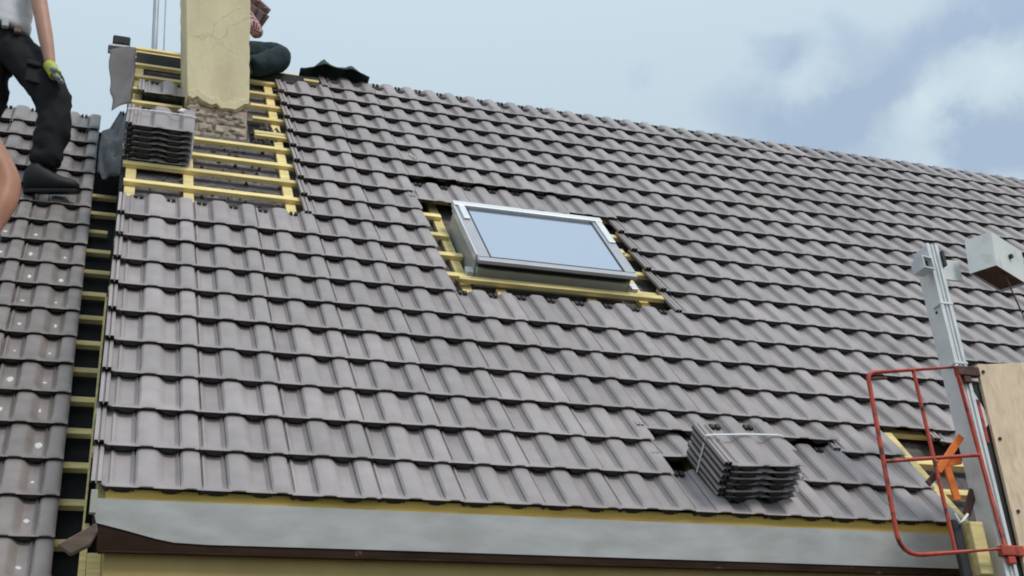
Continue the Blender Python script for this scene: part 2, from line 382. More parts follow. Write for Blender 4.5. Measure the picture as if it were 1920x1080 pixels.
# tiles of the main roof
laid = []
def imax(j): return 11 if j < 3 else min(26, 18 + round((j - 3) * .57))
for j in range(20):
    for i in range(0, imax(j) + 1 if j >= 3 else 11):
        if i < 3 and j >= 10: continue
        if 5 <= i <= 8 and 7 <= j <= 11: continue
        if j == 19 and i == 3: continue
        du = dv = dn = rz = rx = 0.0
        if j == 12 and 5 <= i <= 8:
            dv = (-.42, -.30, -.23, -.13)[i - 5] * G; rz = -.018 if i == 5 else -.008; dn = -.002
        if j == 2 and 7 <= i <= 9: dv = .30 * G; dn = .010; rx = -.085
        if j == 1 and i in (7, 8): dv = (.50, .80)[i - 7] * G; rz = (.05, .10)[i - 7]; dn = .002; rx = -.07; du = (.0, .06)[i - 7]
        if j == 2 and i == 10: dn = -.002
        if j == 19: dv = -.022
        laid.append((i, j, du, dv, dn, rz, rx))
laid.append((0, 16, .06, .40 * G, .0, 0, 0)); laid.append((12, 2, .0, .62 * G, -.01, -.12, 0))
def tile_M(i, j, du, dv, dn, rz, rx, fr=RF):
    r = random.Random(i * 97 + j * 31)
    return fr @ Matrix.Translation((i * W + du + r.uniform(-.0022, .0022), j * G + dv + r.uniform(-.0035, .0035), dn + r.uniform(-.001, .0015))) \
        @ Matrix.Rotation(rz + r.uniform(-.0035, .0035), 4, 'Z') @ Matrix.Rotation(rx + r.uniform(-.003, .003), 4, 'X') @ Matrix.Rotation(r.uniform(-.003, .003), 4, 'Y')
def dist(t): return ((RF @ Vector((t[0] * W, t[1] * G, 0))) - CAM).length
laid.sort(key=dist)
rest = MB(); rest_mi = []
for k, t in enumerate(laid):
    M = tile_M(*t); me = VAR[(t[0] * 7 + t[1] * 3 + (t[0] * t[1]) % 5) % 4]
    if k < 300: place(bpy.data.objects.new('roof_tile', me), M, roof)
    else: rest.add([M @ v.co for v in me.vertices], [tuple(p.vertices) for p in me.polygons]); rest_mi += [p.material_index for p in me.polygons]
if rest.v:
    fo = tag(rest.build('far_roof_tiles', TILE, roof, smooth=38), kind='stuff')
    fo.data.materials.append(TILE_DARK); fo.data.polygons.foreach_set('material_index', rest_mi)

# ------------------------------------------------------------------ roof window
win = bpy.data.objects.new('roof_window', None); place(win, RF @ Matrix.Translation((2.48, 2.63, 0)), house)
def wpart(name, m, a, b, bev=.003, M=RF): return MB().box(a, b).build(name, m, win, M, bevel=bev)
u0, u1, v0, v1 = 1.985, 2.985, 2.265, 3.03
wpart('base_frame', BASEF, (u0 + .004, v0 + .004, -.119), (u1 - .03, v0 + .05, .004)); wpart('base_frame', FRAME, (u0 - .004, v0 + .051, -.119), (u0 + .045, v1, .040))
wpart('base_frame', FRAME, (u1 - .045, v0 + .051, -.119), (u1 + .004, v1, .040)); wpart('base_frame', FRAME, (u0 + .046, v1 - .05, -.119), (u1 - .046, v1, .040))
wpart('gasket', FRAME_D, (u0 + .012, v0 + .030, .0045), (u1 - .012, v1 - .006, .052), 0)
SH = RF @ Matrix.Translation((0, 0, .0))
wpart('lower_sash_rail', FRAME, (u0 - .012, v0 - .028, .0525), (u1 + .004, v0 + .022, .076)); wpart('lower_sash_rail', FRAME_D, (u0 + .0, v0 - .012, .040), (u1 - .006, v0 + .020, .0522), .001)
wpart('side_sash_rail', FRAME, (u0 - .012, v0 + .0225, .0525), (u0 + .065, v1 - .03, .080)); wpart('side_sash_rail', FRAME, (u1 - .065, v0 + .0225, .0525), (u1 + .006, v1 - .03, .080))
wpart('upper_cover', FRAME_L, (u0 - .016, v1 - .0295, .0525), (u1 + .008, v1 + .030, .094)); wpart('side_cover', FRAME_L, (u0 + .010, v1 - .23, .0805), (u0 + .052, v1 - .0300, .095))
wpart('side_cover', FRAME_L, (u1 - .045, v1 - .34, .0805), (u1 + .002, v1 - .0300, .091)); wpart('rim_strip', FRAME_L, (u0 - .020, v0 + .03, .041), (u0 - .0125, v1 - .03, .087), .001)
wpart('glass_pane', GLASS, (u0 + .078, v0 + .032, .060), (u1 - .078, v1 - .036, .0745), .001)
gs = MB()
gs.box((u0 + .0655, v0 + .0225, .058), (u0 + .0775, v1 - .031, .077)); gs.box((u1 - .0775, v0 + .0225, .058), (u1 - .0655, v1 - .031, .077))
gs.box((u0 + .078, v0 + .0225, .058), (u1 - .078, v0 + .0315, .077)); gs.build('glazing_seal', FRAME_D, win, RF)
for u in (u0 - .05, u1 + .012):
    MB().box((u, v0 + .02, -.058), (u + .045, v0 + .09, -.030)).build('mounting_bracket', FRAME_L, win, RF, bevel=.003)
MB().box((u1 + .007, v1 - .40, -.03), (u1 + .06, v1 - .34, .05)).build('mounting_bracket', WOOD, win, RF, bevel=.004)

# ------------------------------------------------------------------ chimney
chim = bpy.data.objects.new('chimney', None); place(chim, Matrix.Translation((.54, 3.0, Z0 + 3.0)), house)
def cpt(s, z, y=0.0):
    """point on the chimney's front: s across 0..1, z above the eave"""
    t = (z - 3.40) / .85
    x0 = .331 - .066 * t; x1 = .757 - .030 * t
    return Vector((x0 + (x1 - x0) * s, 2.80 + y, Z0 + z))
low = [3.44, 3.425, 3.44, 3.41, 3.40, 3.385, 3.405, 3.375, 3.37, 3.38, 3.372, 3.395, 3.425, 3.44]
front = [cpt(k / 13, low[k] - .004) for k in range(14)]
front += [cpt(1.0 - random.choice((0, .004, .008, .022)) * random.random(), 3.46 + k * .045) for k in range(28)] + [cpt(1.0, 4.75), cpt(0, 4.75)]
front += [cpt(random.choice((0, .004, .010)) * random.random(), 4.70 - k * .05) for k in range(25)]
MB().prism(front, (0, .46, 0)).build('plaster_coat', PLASTER, chim, bevel=.006)
lip = [cpt(k / 13 * .98 + .01, low[k] + random.uniform(-.006, .008)) for k in range(14)]
lb = MB().prism(lip + [p + Vector((0, 0, random.uniform(.035, .075))) for p in reversed(lip)], (0, -.014, 0)); lb.build('loose_plaster_edge', PLASTER, chim, bevel=.004)
core = MB().hexa([cpt(.03, 2.98, .03), cpt(.97, 2.98, .03), cpt(.97, 2.98, .43), cpt(.03, 2.98, .43)], [cpt(.03, 3.46, .03), cpt(.97, 3.46, .03), cpt(.97, 3.46, .43), cpt(.03, 3.46, .43)])
core.build('mortar_core', MORTAR, chim)
for r in range(7):
    z = 3.0 + r * .066; x = .03 - (.12 if r % 2 else 0); k = 0
    while x < .97:
        a, b = max(x, .03), min(x + .245, .97)
        if b - a > .05:
            d = random.uniform(-.004, .009); z_ = z; z = z + random.uniform(-.004, .004)
            MB().hexa([cpt(a + .01, z, .012 + d), cpt(b - .01, z, .012 + d), cpt(b - .01, z, .06), cpt(a + .01, z, .06)],
                      [cpt(a + .01, z + .055, .012 + d), cpt(b - .01, z + .055, .012 + d), cpt(b - .01, z + .055, .06), cpt(a + .01, z + .055, .06)]).build('brick', BRICK, chim, bevel=.010)
            z = z_
        x += .265
sm = MB()
for k in range(26):
    c0 = cpt(random.uniform(.08, .92), random.uniform(3.20, 3.44) if k < 20 else random.uniform(3.12, 3.2), .006); w0, h0 = random.uniform(.018, .055), random.uniform(.010, .026); b0 = len(sm.v); n0 = 9
    sm.v += [c0 + Vector((w0 * math.cos(a) * random.uniform(.6, 1.2), .012, h0 * math.sin(a) * random.uniform(.6, 1.2))) for a in [q * 2 * math.pi / n0 for q in range(n0)]] + [c0 + Vector((0, -.008, 0))]
    sm.f += [(b0 + q, b0 + (q + 1) % n0, b0 + n0) for q in range(n0)]
sm.build('mortar_smears', MORTAR, chim, smooth=80)
MB().box((.775, 4.10, -.1235), (.90, 4.62, -.118)).build('dark_opening', MEMB, roof, RF)  # black slab painting the dark of an opening beside the chimney
# ------------------------------------------------------------------ left neighbour house
nbr = thing('neighbour_house', (-2.0, 2.6, 0), 'lower neighbouring house at the left edge, older glossy grey tiles ending at bare battens', 'house')
nroof = MB().box((-4.0, -1.6, -.20), (.30, 5.32, -.116)).build('roof', MEMB, nbr, LF)
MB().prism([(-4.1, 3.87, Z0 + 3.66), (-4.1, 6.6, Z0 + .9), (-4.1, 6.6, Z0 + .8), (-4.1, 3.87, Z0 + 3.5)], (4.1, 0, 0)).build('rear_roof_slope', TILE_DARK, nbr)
MB().prism([(-3.9, -.4, 0), (-3.9, 6.4, 0), (-3.9, 6.4, Z0 + .75), (-3.9, 3.9, Z0 + 3.2), (-3.9, -.4, Z0 - 1.45)], (3.88, 0, 0)).build('wall', WALL, nbr)
for j in range(-4, 19):
    for i in range(-7, 0):
        M = tile_M(i, j, 0, .20 * G, 0, 0, 0, LF)
        place(bpy.data.objects.new('roof_tile', VAR_OLD[(i * 5 + j * 3) % 3]), M, nroof)
for j in range(-4, 18):
    if j > 14: continue
    v = (j + .30) * G; e = .115 + .004 * j + random.uniform(-.02, .01)
    if j in (12,): e -= .03
    M = LF @ Matrix.Translation((0, v, -.06))
    MB().box((-3.9, -.024, -.03), (e, .024, 0)).build('batten', WOOD, nroof, M, bevel=.003)
MB().box((.098, -1.5, -.100), (.128, 2.6, -.058)).build('verge_strip', WOOD, nroof, LF @ Matrix.Rotation(-.012, 4, 'Z'), bevel=.003)
MB().box((.132, -1.5, -.112), (.190, .30, -.056)).build('verge_post', WOOD, nroof, LF, bevel=.003)

sp = MB()  # glints in the tile troughs modelled as small white blobs
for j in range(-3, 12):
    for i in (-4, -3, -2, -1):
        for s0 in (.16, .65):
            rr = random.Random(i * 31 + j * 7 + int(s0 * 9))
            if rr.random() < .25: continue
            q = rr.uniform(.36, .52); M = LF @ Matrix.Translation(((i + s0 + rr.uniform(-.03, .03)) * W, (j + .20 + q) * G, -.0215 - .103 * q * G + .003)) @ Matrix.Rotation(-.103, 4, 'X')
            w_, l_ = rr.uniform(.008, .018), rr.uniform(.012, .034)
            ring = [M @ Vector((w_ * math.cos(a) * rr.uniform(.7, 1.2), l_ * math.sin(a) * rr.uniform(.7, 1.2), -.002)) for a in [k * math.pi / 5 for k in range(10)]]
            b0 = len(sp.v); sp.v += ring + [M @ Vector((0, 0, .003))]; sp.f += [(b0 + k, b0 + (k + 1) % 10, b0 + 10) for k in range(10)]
tag(sp.build('trough_glints', MORTAR_GLINT, None, smooth=80), 'small white blobs standing in for glints in the troughs of the neighbouring tiles at left', 'glints', kind='stuff')

# ------------------------------------------------------------------ tile bundles
def bundle(label, M, n, pitch, lean=0.0, mt=None):
    r = thing('tile_bundle', M.translation, label, 'tile bundle', 'strapped bundles of roof tiles')
    for k in range(n):
        rr = random.Random(k + n)
        m = M @ Matrix.Translation((rr.uniform(-.006, .006) + lean * k, rr.uniform(-.006, .006), .012 + pitch * k)) @ Matrix.Rotation(rr.uniform(-.01, .01), 4, 'Z')
        o = bpy.data.objects.new('tile', STACK); place(o, m, r)
    h = pitch * (n - 1) + .030; x0, x1 = -.160 * W - .002, W + .002
    for y in (.225,):
        lx = lean * (n - 1)
        loop = [(x0, y, -.012), (x0 + lx, y, h - .010), (x0 + lx + .03, y, h - .006), (.03 + lx, y, h - .004), (.14 + lx, y, h + .001), (.33 + lx, y, h + .001), (x1 + lx, y, h - .008), (x1, y, -.012)]
        s = MB(); wd = Vector((0, .012, 0)); up = Vector((0, 0, .0014))
        for a, b in zip(loop, loop[1:]):
            a, b = Vector(a), Vector(b); n_ = (b - a).cross(wd).normalized() * .0016
            s.hexa([a - n_, b - n_, b - n_ + wd, a - n_ + wd], [a + n_, b + n_, b + n_ + wd, a + n_ + wd])
        s.build('strap', STRAP, r, M)
    return r
bundle('strapped bundle of grey roof tiles lying on the lowest tile courses near the eave', RF @ Matrix.Translation((2.722, .085, .012)) @ Matrix.Rotation(.07, 4, 'Z') @ Matrix.Rotation(-.03, 4, 'X'), 6, .0345, -.003)
bundle('strapped bundle of grey roof tiles on bare battens left of the chimney foot', RF @ Matrix.Translation((-.003, 3.455, -.055)) @ Matrix.Rotation(-.03, 4, 'Z'), 7, .0375)

# ------------------------------------------------------------------ material hoist
HF = Matrix(((1, 0, 0, 0), (0, math.sin(R(4.6)), -math.cos(R(4.6)), -.35), (0, math.cos(R(4.6)), math.sin(R(4.6)), Z0), (0, 0, 0, 1)))
hoist = thing('material_hoist', HF @ Vector((3.85, -2.55, 0)), 'aluminium roofing hoist with red guard gate, plywood panel and pale motor hood at right', 'hoist')
def hp(name, m, b, bev=.002, smooth=None): return b.build(name, m, hoist, HF, bevel=bev, smooth=smooth)
mast = MB(); mast.box((3.826, -2.5, -.118), (3.886, 1.36, -.002)); hp('mast', ALU, mast, .004)
fl = MB(); fl.box((3.816, -2.5, -.0015), (3.834, 1.362, .006)); fl.box((3.866, -2.5, -.0015), (3.884, 1.362, .006)); fl.box((3.846, -2.5, -.0015), (3.854, 1.362, .004)); hp('rail_lip', ALU, fl, .001)
for t in (1.02, .70): hp('rail_joint', ALU, MB().box((3.813, t, -.06), (3.889, t + .012, .0085)), .001)
hp('bolt', FRAME_D, MB().box((3.822, .99, -.055), (3.8255, 1.004, -.043)), .001)
ct = MB()   # hollow square cross tube at the mast head
cm = Matrix.Translation((3.782, 1.235, .03)) @ Matrix.Rotation(R(10), 4, 'Y') @ Matrix.Rotation(R(-4), 4, 'X')
for a, b in (((-.035, -.035, -.08), (-.029, .035, 0)), ((.029, -.035, -.08), (.035, .035, 0)), ((-.029, -.035, -.08), (.029, -.029, 0)), ((-.029, .029, -.08), (.029, .035, 0))): ct.box(a, b, cm)
hp('cross_tube', ALU, ct, 0)
hp('tube_interior', RUBBER, MB().box((-.028, -.028, -.075), (.028, .028, -.03), cm), 0)
hp('bracket_plate', ALU, MB().box((3.887, 1.19, -.055), (4.03, 1.305, -.040)), .002)
hp('bracket_lug', FRAME_D, MB().box((3.886, 1.235, -.039), (3.902, 1.32, .02)), .002)
BL_, BM_, BR_ = Vector((4.015, 1.195, .03)), Vector((4.112, 1.208, .12)), Vector((4.372, 1.180, .02)); HU = Vector((.012, .185, .01))
hd = MB(); BK = BL_ + BR_ - BM_; thk = .004
hd.add([BL_, BM_, BR_, BK, BL_ + HU, BM_ + HU * 1.02, BR_ + HU, BK + HU], [(0, 1, 5, 4), (1, 2, 6, 5), (2, 3, 7, 6), (3, 0, 4, 7), (4, 5, 6, 7)])
ho = hp('motor_hood', HOOD, hd, 0); k_ = ho.modifiers.new('thickness', 'SOLIDIFY'); k_.thickness = .004
c_ = (BL_ + BM_ + BR_ + BK) / 4
mb_ = MB(); q = [c_ + (p - c_) * .93 + Vector((0, .012, 0)) for p in (BL_, BM_, BR_, BK)]; mb_.hexa(q, [p + Vector((0, .07, 0)) for p in q]); hp('motor_block', RUST, mb_, 0)
bp = BM_ + (BR_ - BM_) * .52 + HU * .55
hp('bolt', RUBBER, MB().tube([bp + Vector((.0, 0, -.002)), bp + Vector((.004, 0, .014))], .013, 8), 0)
hp('cable', RUST, MB().tube([(4.20, 1.22, .06), (4.24, 1.05, .055), (4.285, .86, .05), (4.33, .66, .04)], .004, 6), 0)
# red guard gate
def arc(c, a, b, n=6): return [Vector(c) * (1 - t) ** 2 * 0 + (Vector(a) * (1 - t) ** 2 + Vector(c) * 2 * t * (1 - t) + Vector(b) * t ** 2) for t in [k / n for k in range(n + 1)]]
ga = hp('gate_frame', REDP, MB().tube(arc((3.292, .605, .02), (3.293, .56, .02), (3.34, .609, .02)) + [(3.80, .672, .02), (3.835, -.205, .02)] + arc((3.262, -.262, .02), (3.40, -.245, .02), (3.276, -.13, .02)), .0105, 8, True), 0, 50)
hp('gate_bar', REDP, MB().tube([(3.553, .640, .02), (3.562, -.232, .02)], .009, 8), 0, 50)
hp('gate_bar', REDP, MB().tube([(3.281, .172, .02), (3.812, .232, .02)], .009, 8), 0, 50)
hp('gate_bar', RUST, MB().tube([(3.30, .575, .012), (3.40, .588, .012)], .008, 8), 0, 50)
for t in (.665, -.205):
    hb = MB(); hb.box((3.80, t - .035, .0), (3.925, t + .012, .034)); hb.box((3.83, t - .07, .008), (3.87, t - .036, .03)); hp('hinge_bracket', RUST if t > 0 else REDP, hb, .004)
hp('rubber_strip', RUBBER, MB().box((3.8895, -2.0, -.05), (3.935, .62, -.004)), .003)
hp('red_lever', REDP, MB().box((3.886, .30, -.01), (3.904, .52, .008)), .003)
hp('guide_plate', ALU, MB().prism([(3.887, .36, -.004), (3.93, .40, -.004), (3.925, .47, -.004), (3.887, .56, -.004)], (0, 0, .006)), .001)
pl = MB().prism([(3.932, .698, .0), (4.62, .78, .0), (4.62, -.9, .0), (3.905, -.9, .0)], (0, 0, .018)); hp('plywood_panel', PLY, pl, .002)
for t in (.66, .32, -.03): hp('bolt', RUBBER, MB().tube([(3.955, t, .018), (3.955, t, .024)], .009, 8), 0)
hp('grip', RUBBER, MB().tube(arc((4.10, .10, .06), (4.20, .15, .018), (4.20, -.02, .018), 8), .012, 8), 0, 50)
def strap_bar(name, m, a, b, wd, th=.012):
    a, b = Vector(a), Vector(b); d = (b - a).normalized(); s = d.cross(Vector((0, 0, 1))).normalized() * wd / 2; z = Vector((0, 0, th))
    hp(name, m, MB().hexa([a - s, b - s, b + s, a + s], [a - s + z, b - s + z, b + s + z, a + s + z]), .002)
strap_bar('orange_strut', ORANGE, (3.80, .35, -.06), (3.625, .170, -.06), .034)
strap_bar('orange_strut', ORANGE, (3.692, .20, -.076), (3.710, .040, -.076), .038)
strap_bar('orange_strut', ORANGE, (3.79, .24, -.09), (3.66, .215, -.09), .035)
strap_bar('rusty_arm', RUST, (3.70, .215, -.100), (3.585, .12, -.100), .03)
strap_bar('rusty_arm', RUST, (3.83, .10, -.10), (3.76, -.02, -.10), .04)

# eave end beside the hoist: short beam end, gutter bracket, oblique edge board
tag(MB().box((3.715, -.31, -.14), (3.785, -.07, -.03)).build('timber_block', WOOD, None, HF, bevel=.004), 'short upright yellow timber block at the eave end beside the hoist mast', 'timber')
tag(MB().box((3.655, -.34, -.10), (3.700, -.05, -.07)).build('steel_flat', FRAME_D, None, HF, bevel=.004), 'dark steel flat standing between the zinc band and the yellow timber block', 'steel bar')
tag(MB().tube([HF @ Vector(p) for p in ((3.66, -.03, -.05), (3.675, -.075, -.045), (3.70, -.06, -.05), (3.735, -.03, -.055))], .007, 8).build('gutter_hook', ALU, None), 'bare metal hook at the eave end above the steel flat', 'hook')
MB().box((3.985, -.03, -.075), (4.035, .80, -.035)).build('edge_board', WOOD, roof, RF @ Matrix.Rotation(.006, 4, 'Z'), bevel=.003)

# loose pieces
tag(MB().prism([(-.150, -.02, Z0 - .235), (-.02, -.045, Z0 - .155), (-.012, -.045, Z0 - .185), (-.035, -.03, Z0 - .235), (-.10, -.02, Z0 - .27)], (.0, .05, 0)).build('board_end', WOOD_GREY, None, bevel=.004),
    'splintered weathered board end sticking out at the left end of the zinc band', 'board')
tag(MB().box((-.05, -.052, Z0 - .12), (-.025, -.02, Z0 - .03)).build('corner_bracket', BASEF, None, bevel=.003), 'small grey metal bracket under the first eave tile, left of the yellow board', 'bracket')
crumb = MB()
for k in range(3):
    crumb.tube([(1.845 + .014 * k, 3.985 - .028 * k, .016), (1.852 + .012 * k, 3.965 - .022 * k, .024), (1.862 + .010 * k, 3.945 - .018 * k, .016)], [.004, .013, .005], 6)
tag(crumb.build('mortar_crumb', MORTAR_GLINT, None, RF, smooth=60), 'small white mortar crumb lying on the tiles above the roof window', 'debris')
tag(MB().prism([(.270, 4.35, -.05), (.345, 4.34, -.05), (.36, 4.39, -.05), (.30, 4.42, -.05)], (0, 0, .035)).build('plaster_lump', MORTAR_GLINT, None, RF, bevel=.008), 'pale plaster lump lying between the tile bundle and the chimney', 'debris')
rub = MB()
for k in range(46):
    x = random.uniform(.80, 1.03); y = random.uniform(4.15, 4.45); s = random.uniform(.008, .03)
    rub.tube([(x - s, y, -.118), (x, y + s * .4, -.118 + s * .8), (x + s, y, -.118)], [s * .3, s, s * .4], 5)
for k in range(150):
    x = random.uniform(.02, .95); y = random.uniform(2.85, 4.1); s = random.uniform(.004, .013)
    rub.tube([(x - s, y, -.120), (x, y + s * .4, -.120 + s * .7), (x + s, y, -.120)], [s * .3, s, s * .4], 5)
tag(rub.build('rubble', FELT, None, RF), 'mortar and brick rubble strewn on the old underlay below the chimney', 'rubble', kind='stuff')

# ------------------------------------------------------------------ left end of the ridge, sheets
def flap_fn(a, b):
    top = Vector((-.235, 5.53, -.045)).lerp(Vector((-.035, 5.72, -.045)), a); bot = Vector((-.152, 4.24, -.05)).lerp(Vector((-.035, 4.50, -.05)), a)
    p = top.lerp(bot, b); p.z += .02 * math.sin(a * 3 + b * 7) + .02 * (1 - a) * math.sin(b * 9 + .6); p.x += .006 * (1 - a) * math.sin(b * 17); return p
tag(cloth('membrane_flap', sheet(flap_fn, 8, 26), FLAP, None, .004, RF), 'grey roofing membrane hanging loose past the verge left of the yellow batten ladder', 'membrane')
DL = [(-.103, 4.692, -.2), (-.166, 4.904, -.42), (-.222, 5.04, -.50), (-.226, 4.70, -.505), (-.214, 4.25, -.505)]
DR = [(-.050, 4.60, -.09), (-.050, 4.28, -.10), (-.045, 3.96, -.12), (-.042, 3.73, -.14), (-.050, 3.58, -.20)]
def drape_fn(a, b):
    t = b * 4; k = min(3, int(t)); t -= k
    l = Vector(DL[k]).lerp(Vector(DL[k + 1]), t); r = Vector(DR[k]).lerp(Vector(DR[k + 1]), t)
    m = l.lerp(r, a); e = math.sin(a * math.pi)
    m.z += e * (  .06 * noise.noise(Vector((a * 3, b * 4, 1.7))) + .022 * noise.noise(Vector((a * 9, b * 14 + a * 6, 4.1))) - .05); m.y += .08 * noise.noise(Vector((a * 6, 3.3, 0))) * b
    return m
tag(cloth('dark_sheet', sheet(drape_fn, 16, 30), DRAPE, None, .005, RF), 'crumpled dark plastic sheet draped over the verge between the two roofs', 'plastic sheet')
tag(MB().box((-.215, 3.66, Z0 + 4.335), (-.085, 3.80, Z0 + 4.415)).build('ridge_block', RUBBER, None, bevel=.012), 'small black block on the ridge at the left end of the roof', 'block')
tag(MB().prism([(-.245, 3.66, Z0 + 4.31), (-.09, 3.66, Z0 + 4.318), (-.09, 3.66, Z0 + 4.332), (-.23, 3.66, Z0 + 4.328)], (0, .12, 0)).build('white_strip', WHITEP, None, bevel=.002), 'white strip lying under the black block on the ridge', 'strip')
def tarp_fn(a, b):
    x = 1.22 + .56 * a; h = .015 + .20 * max(0, 1 - abs(a - .36) / .30) + .17 * max(0, 1 - abs(a - .74) / .30) + .02 * noise.noise(Vector((a * 8, b * 4, 0)))
    return Vector((x, 3.56 + .34 * b, Z0 + 4.29 + h * math.sin(math.pi * min(1, b * 1.2 + .12)) - .16 * b))
tag(cloth('cloth_heap', sheet(tarp_fn, 28, 10), TARP, None, .006), 'dark green cloth heap lying on the ridge right of the sitting roofer', 'cloth')
pb = thing('antenna_pole', (.09, 4.3, Z0 + 3.6), 'thick grey metal pole rising behind the ridge left of the chimney', 'pole')
MB().tube([(.125, 4.3, Z0 + 3.55), (.108, 4.3, Z0 + 4.73), (.050, 4.3, Z0 + 6.2)], .024, 12).build('shaft', POLE, pb, smooth=40)
MB().box((.075, 4.25, Z0 + 3.50), (.165, 4.35, Z0 + 3.62)).build('foot', FRAME_D, pb, bevel=.004)
pc = thing('guy_rod', (.19, 4.3, Z0 + 3.6), 'thin grey rod beside the thicker pole behind the ridge', 'rod')
MB().tube([(.205, 4.3, Z0 + 3.55), (.185, 4.3, Z0 + 4.73), (.128, 4.3, Z0 + 6.2)], .006, 8).build('shaft', POLE, pc, smooth=40)
MB().box((.18, 4.27, Z0 + 3.50), (.23, 4.33, Z0 + 3.58)).build('foot', FRAME_D, pc, bevel=.003)

# ------------------------------------------------------------------ people
def skinned(name, nodes, edges, roots, m, parent, sub=2, wrinkle=0.0, wf=9.0, smooth_k=.0):
    """one continuous surface grown round a skeleton of nodes {key: ((x,y,z), r)}"""
    keys = list(nodes); idx = {k: i for i, k in enumerate(keys)}
    me = bpy.data.meshes.new(name); me.from_pydata([nodes[k][0] for k in keys], [(idx[a], idx[b]) for a, b in edges], [])
    o = bpy.data.objects.new(name, me); col.objects.link(o)
    sk = o.modifiers.new('skin', 'SKIN'); sk.use_smooth_shade = True; sk.branch_smoothing = .6
    for k in keys:
        d = me.skin_vertices[0].data[idx[k]]; r = nodes[k][1]; d.radius = r if isinstance(r, tuple) else (r, r); d.use_root = k in roots
    ss = o.modifiers.new('sub', 'SUBSURF'); ss.levels = sub; ss.render_levels = sub
    bpy.context.view_layer.update()
    dg = bpy.context.evaluated_depsgraph_get()
    nm = bpy.data.meshes.new_from_object(o.evaluated_get(dg)); nm.name = name
    col.objects.unlink(o); bpy.data.objects.remove(o)
    vs = [v.co.copy() for v in nm.vertices]; c = sum(vs, Vector()) / len(vs)
    for v, p, n in zip(nm.vertices, vs, [v.normal.copy() for v in nm.vertices]):
        if wrinkle: 
            a_ = p.z * .8 + p.x * .6; c_ = p.x * .8 - p.z * .6
            p = p + n * wrinkle * (noise.noise(p * wf * .8) + .8 * (1 - 2 * abs(noise.noise(Vector((c_ * wf * .7, p.y * wf * .7, a_ * wf * 1.5))))) + .3 * noise.noise(p * wf * 3))
        v.co = p - c
    nm.polygons.foreach_set('use_smooth', [True] * len(nm.polygons)); nm.materials.clear(); nm.materials.append(m)
    b = bpy.data.objects.new(name, nm); place(b, Matrix.Translation(c), parent); return b
def P(x, y, z): return (x, y, z + Z0)
def hand_nodes(nodes, edges, roots, key, wrist, d, side, r=.011, palm=.030, curl=.5):
    """palm, four unequal bent fingers and a thumb that leaves the side of the palm"""
    w = Vector(wrist); d = Vector(d).normalized(); s = Vector(side); s = (s - d * s.dot(d)).normalized(); n = d.cross(s)
    nodes[key + 'p'] = (tuple(w + d * .05), (palm, palm * .85)); nodes[key + 'q'] = (tuple(w + d * .085), (palm * .95, palm * .7))
    edges += [(key + 'w', key + 'p'), (key + 'p', key + 'q')]
    for k, (o, ln) in enumerate(((-.030, .070), (-.010, .082), (.010, .078), (.029, .062))):
        a = w + d * .082 + s * o; b = a + d * ln * .55 + n * ln * .15 * curl; c = b + d * ln * .38 + n * ln * .45 * curl
        for t, p_, rr in (('a', a, r * 1.1), ('b', b, r), ('c', c, r * .8)): nodes[f'{key}f{k}{t}'] = (tuple(p_), rr)
        edges += [(f'{key}f{k}a', f'{key}f{k}b'), (f'{key}f{k}b', f'{key}f{k}c')]; roots.append(f'{key}f{k}a')
    a = w + d * .035 - s * .026; b = a + d * .030 - s * .026 + n * .012; c = b + d * .032 - s * .006 + n * .012
    for t, p_, rr in (('a', a, r * 1.3), ('b', b, r * 1.15), ('c', c, r * .9)): nodes[f'{key}t{t}'] = (tuple(p_), rr)
    edges += [(key + 'ta', key + 'tb'), (key + 'tb', key + 'tc')]; roots.append(key + 'ta')
def lerp(a, b, t): return tuple(Vector(a).lerp(Vector(b), t))
def face(prefix, parent, head, fwd, m_hair, m_skin):
    """hair cap over the skull; nose, ears and eyes sit on the head"""
    h = Vector(head); f = Vector(fwd).normalized(); s = f.cross(Vector((0, 0, 1))).normalized(); u = s.cross(f)
    def ell(c, rx, ry, rz, nlat=10, nlon=14, cut=None):
        b = MB(); vs = []
        for i in range(nlat + 1):
            t = math.pi * i / nlat
            for j in range(nlon):
                a = 2 * math.pi * j / nlon; vs.append(c + f * (rx * math.sin(t) * math.cos(a)) + s * (ry * math.sin(t) * math.sin(a)) + u * (rz * math.cos(t)))
        fs = [(i * nlon + j, i * nlon + (j + 1) % nlon, (i + 1) * nlon + (j + 1) % nlon, (i + 1) * nlon + j) for i in range(nlat) for j in range(nlon)]
        b.add(vs, fs); return b
    ell(h - f * .018 + u * .030, .098, .084, .098).build('hair', m_hair, parent, smooth=60)
    for sg in (-1, 1):
        ell(h + f * .088 + s * sg * .032 + u * .005, .010, .014, .009, 6, 8).build('eye', WHITEP, parent, smooth=60)
        ell(h + s * sg * .083 - f * .005 - u * .004, .018, .010, .032, 6, 8).build('ear', m_skin, parent, smooth=60)
    ell(h + f * .098 - u * .022, .022, .014, .026, 6, 8).build('nose', m_skin, parent, smooth=60)
    ell(h + f * .088 - u * .062, .012, .026, .008, 6, 8).build('mouth', CLAY, parent, smooth=60)
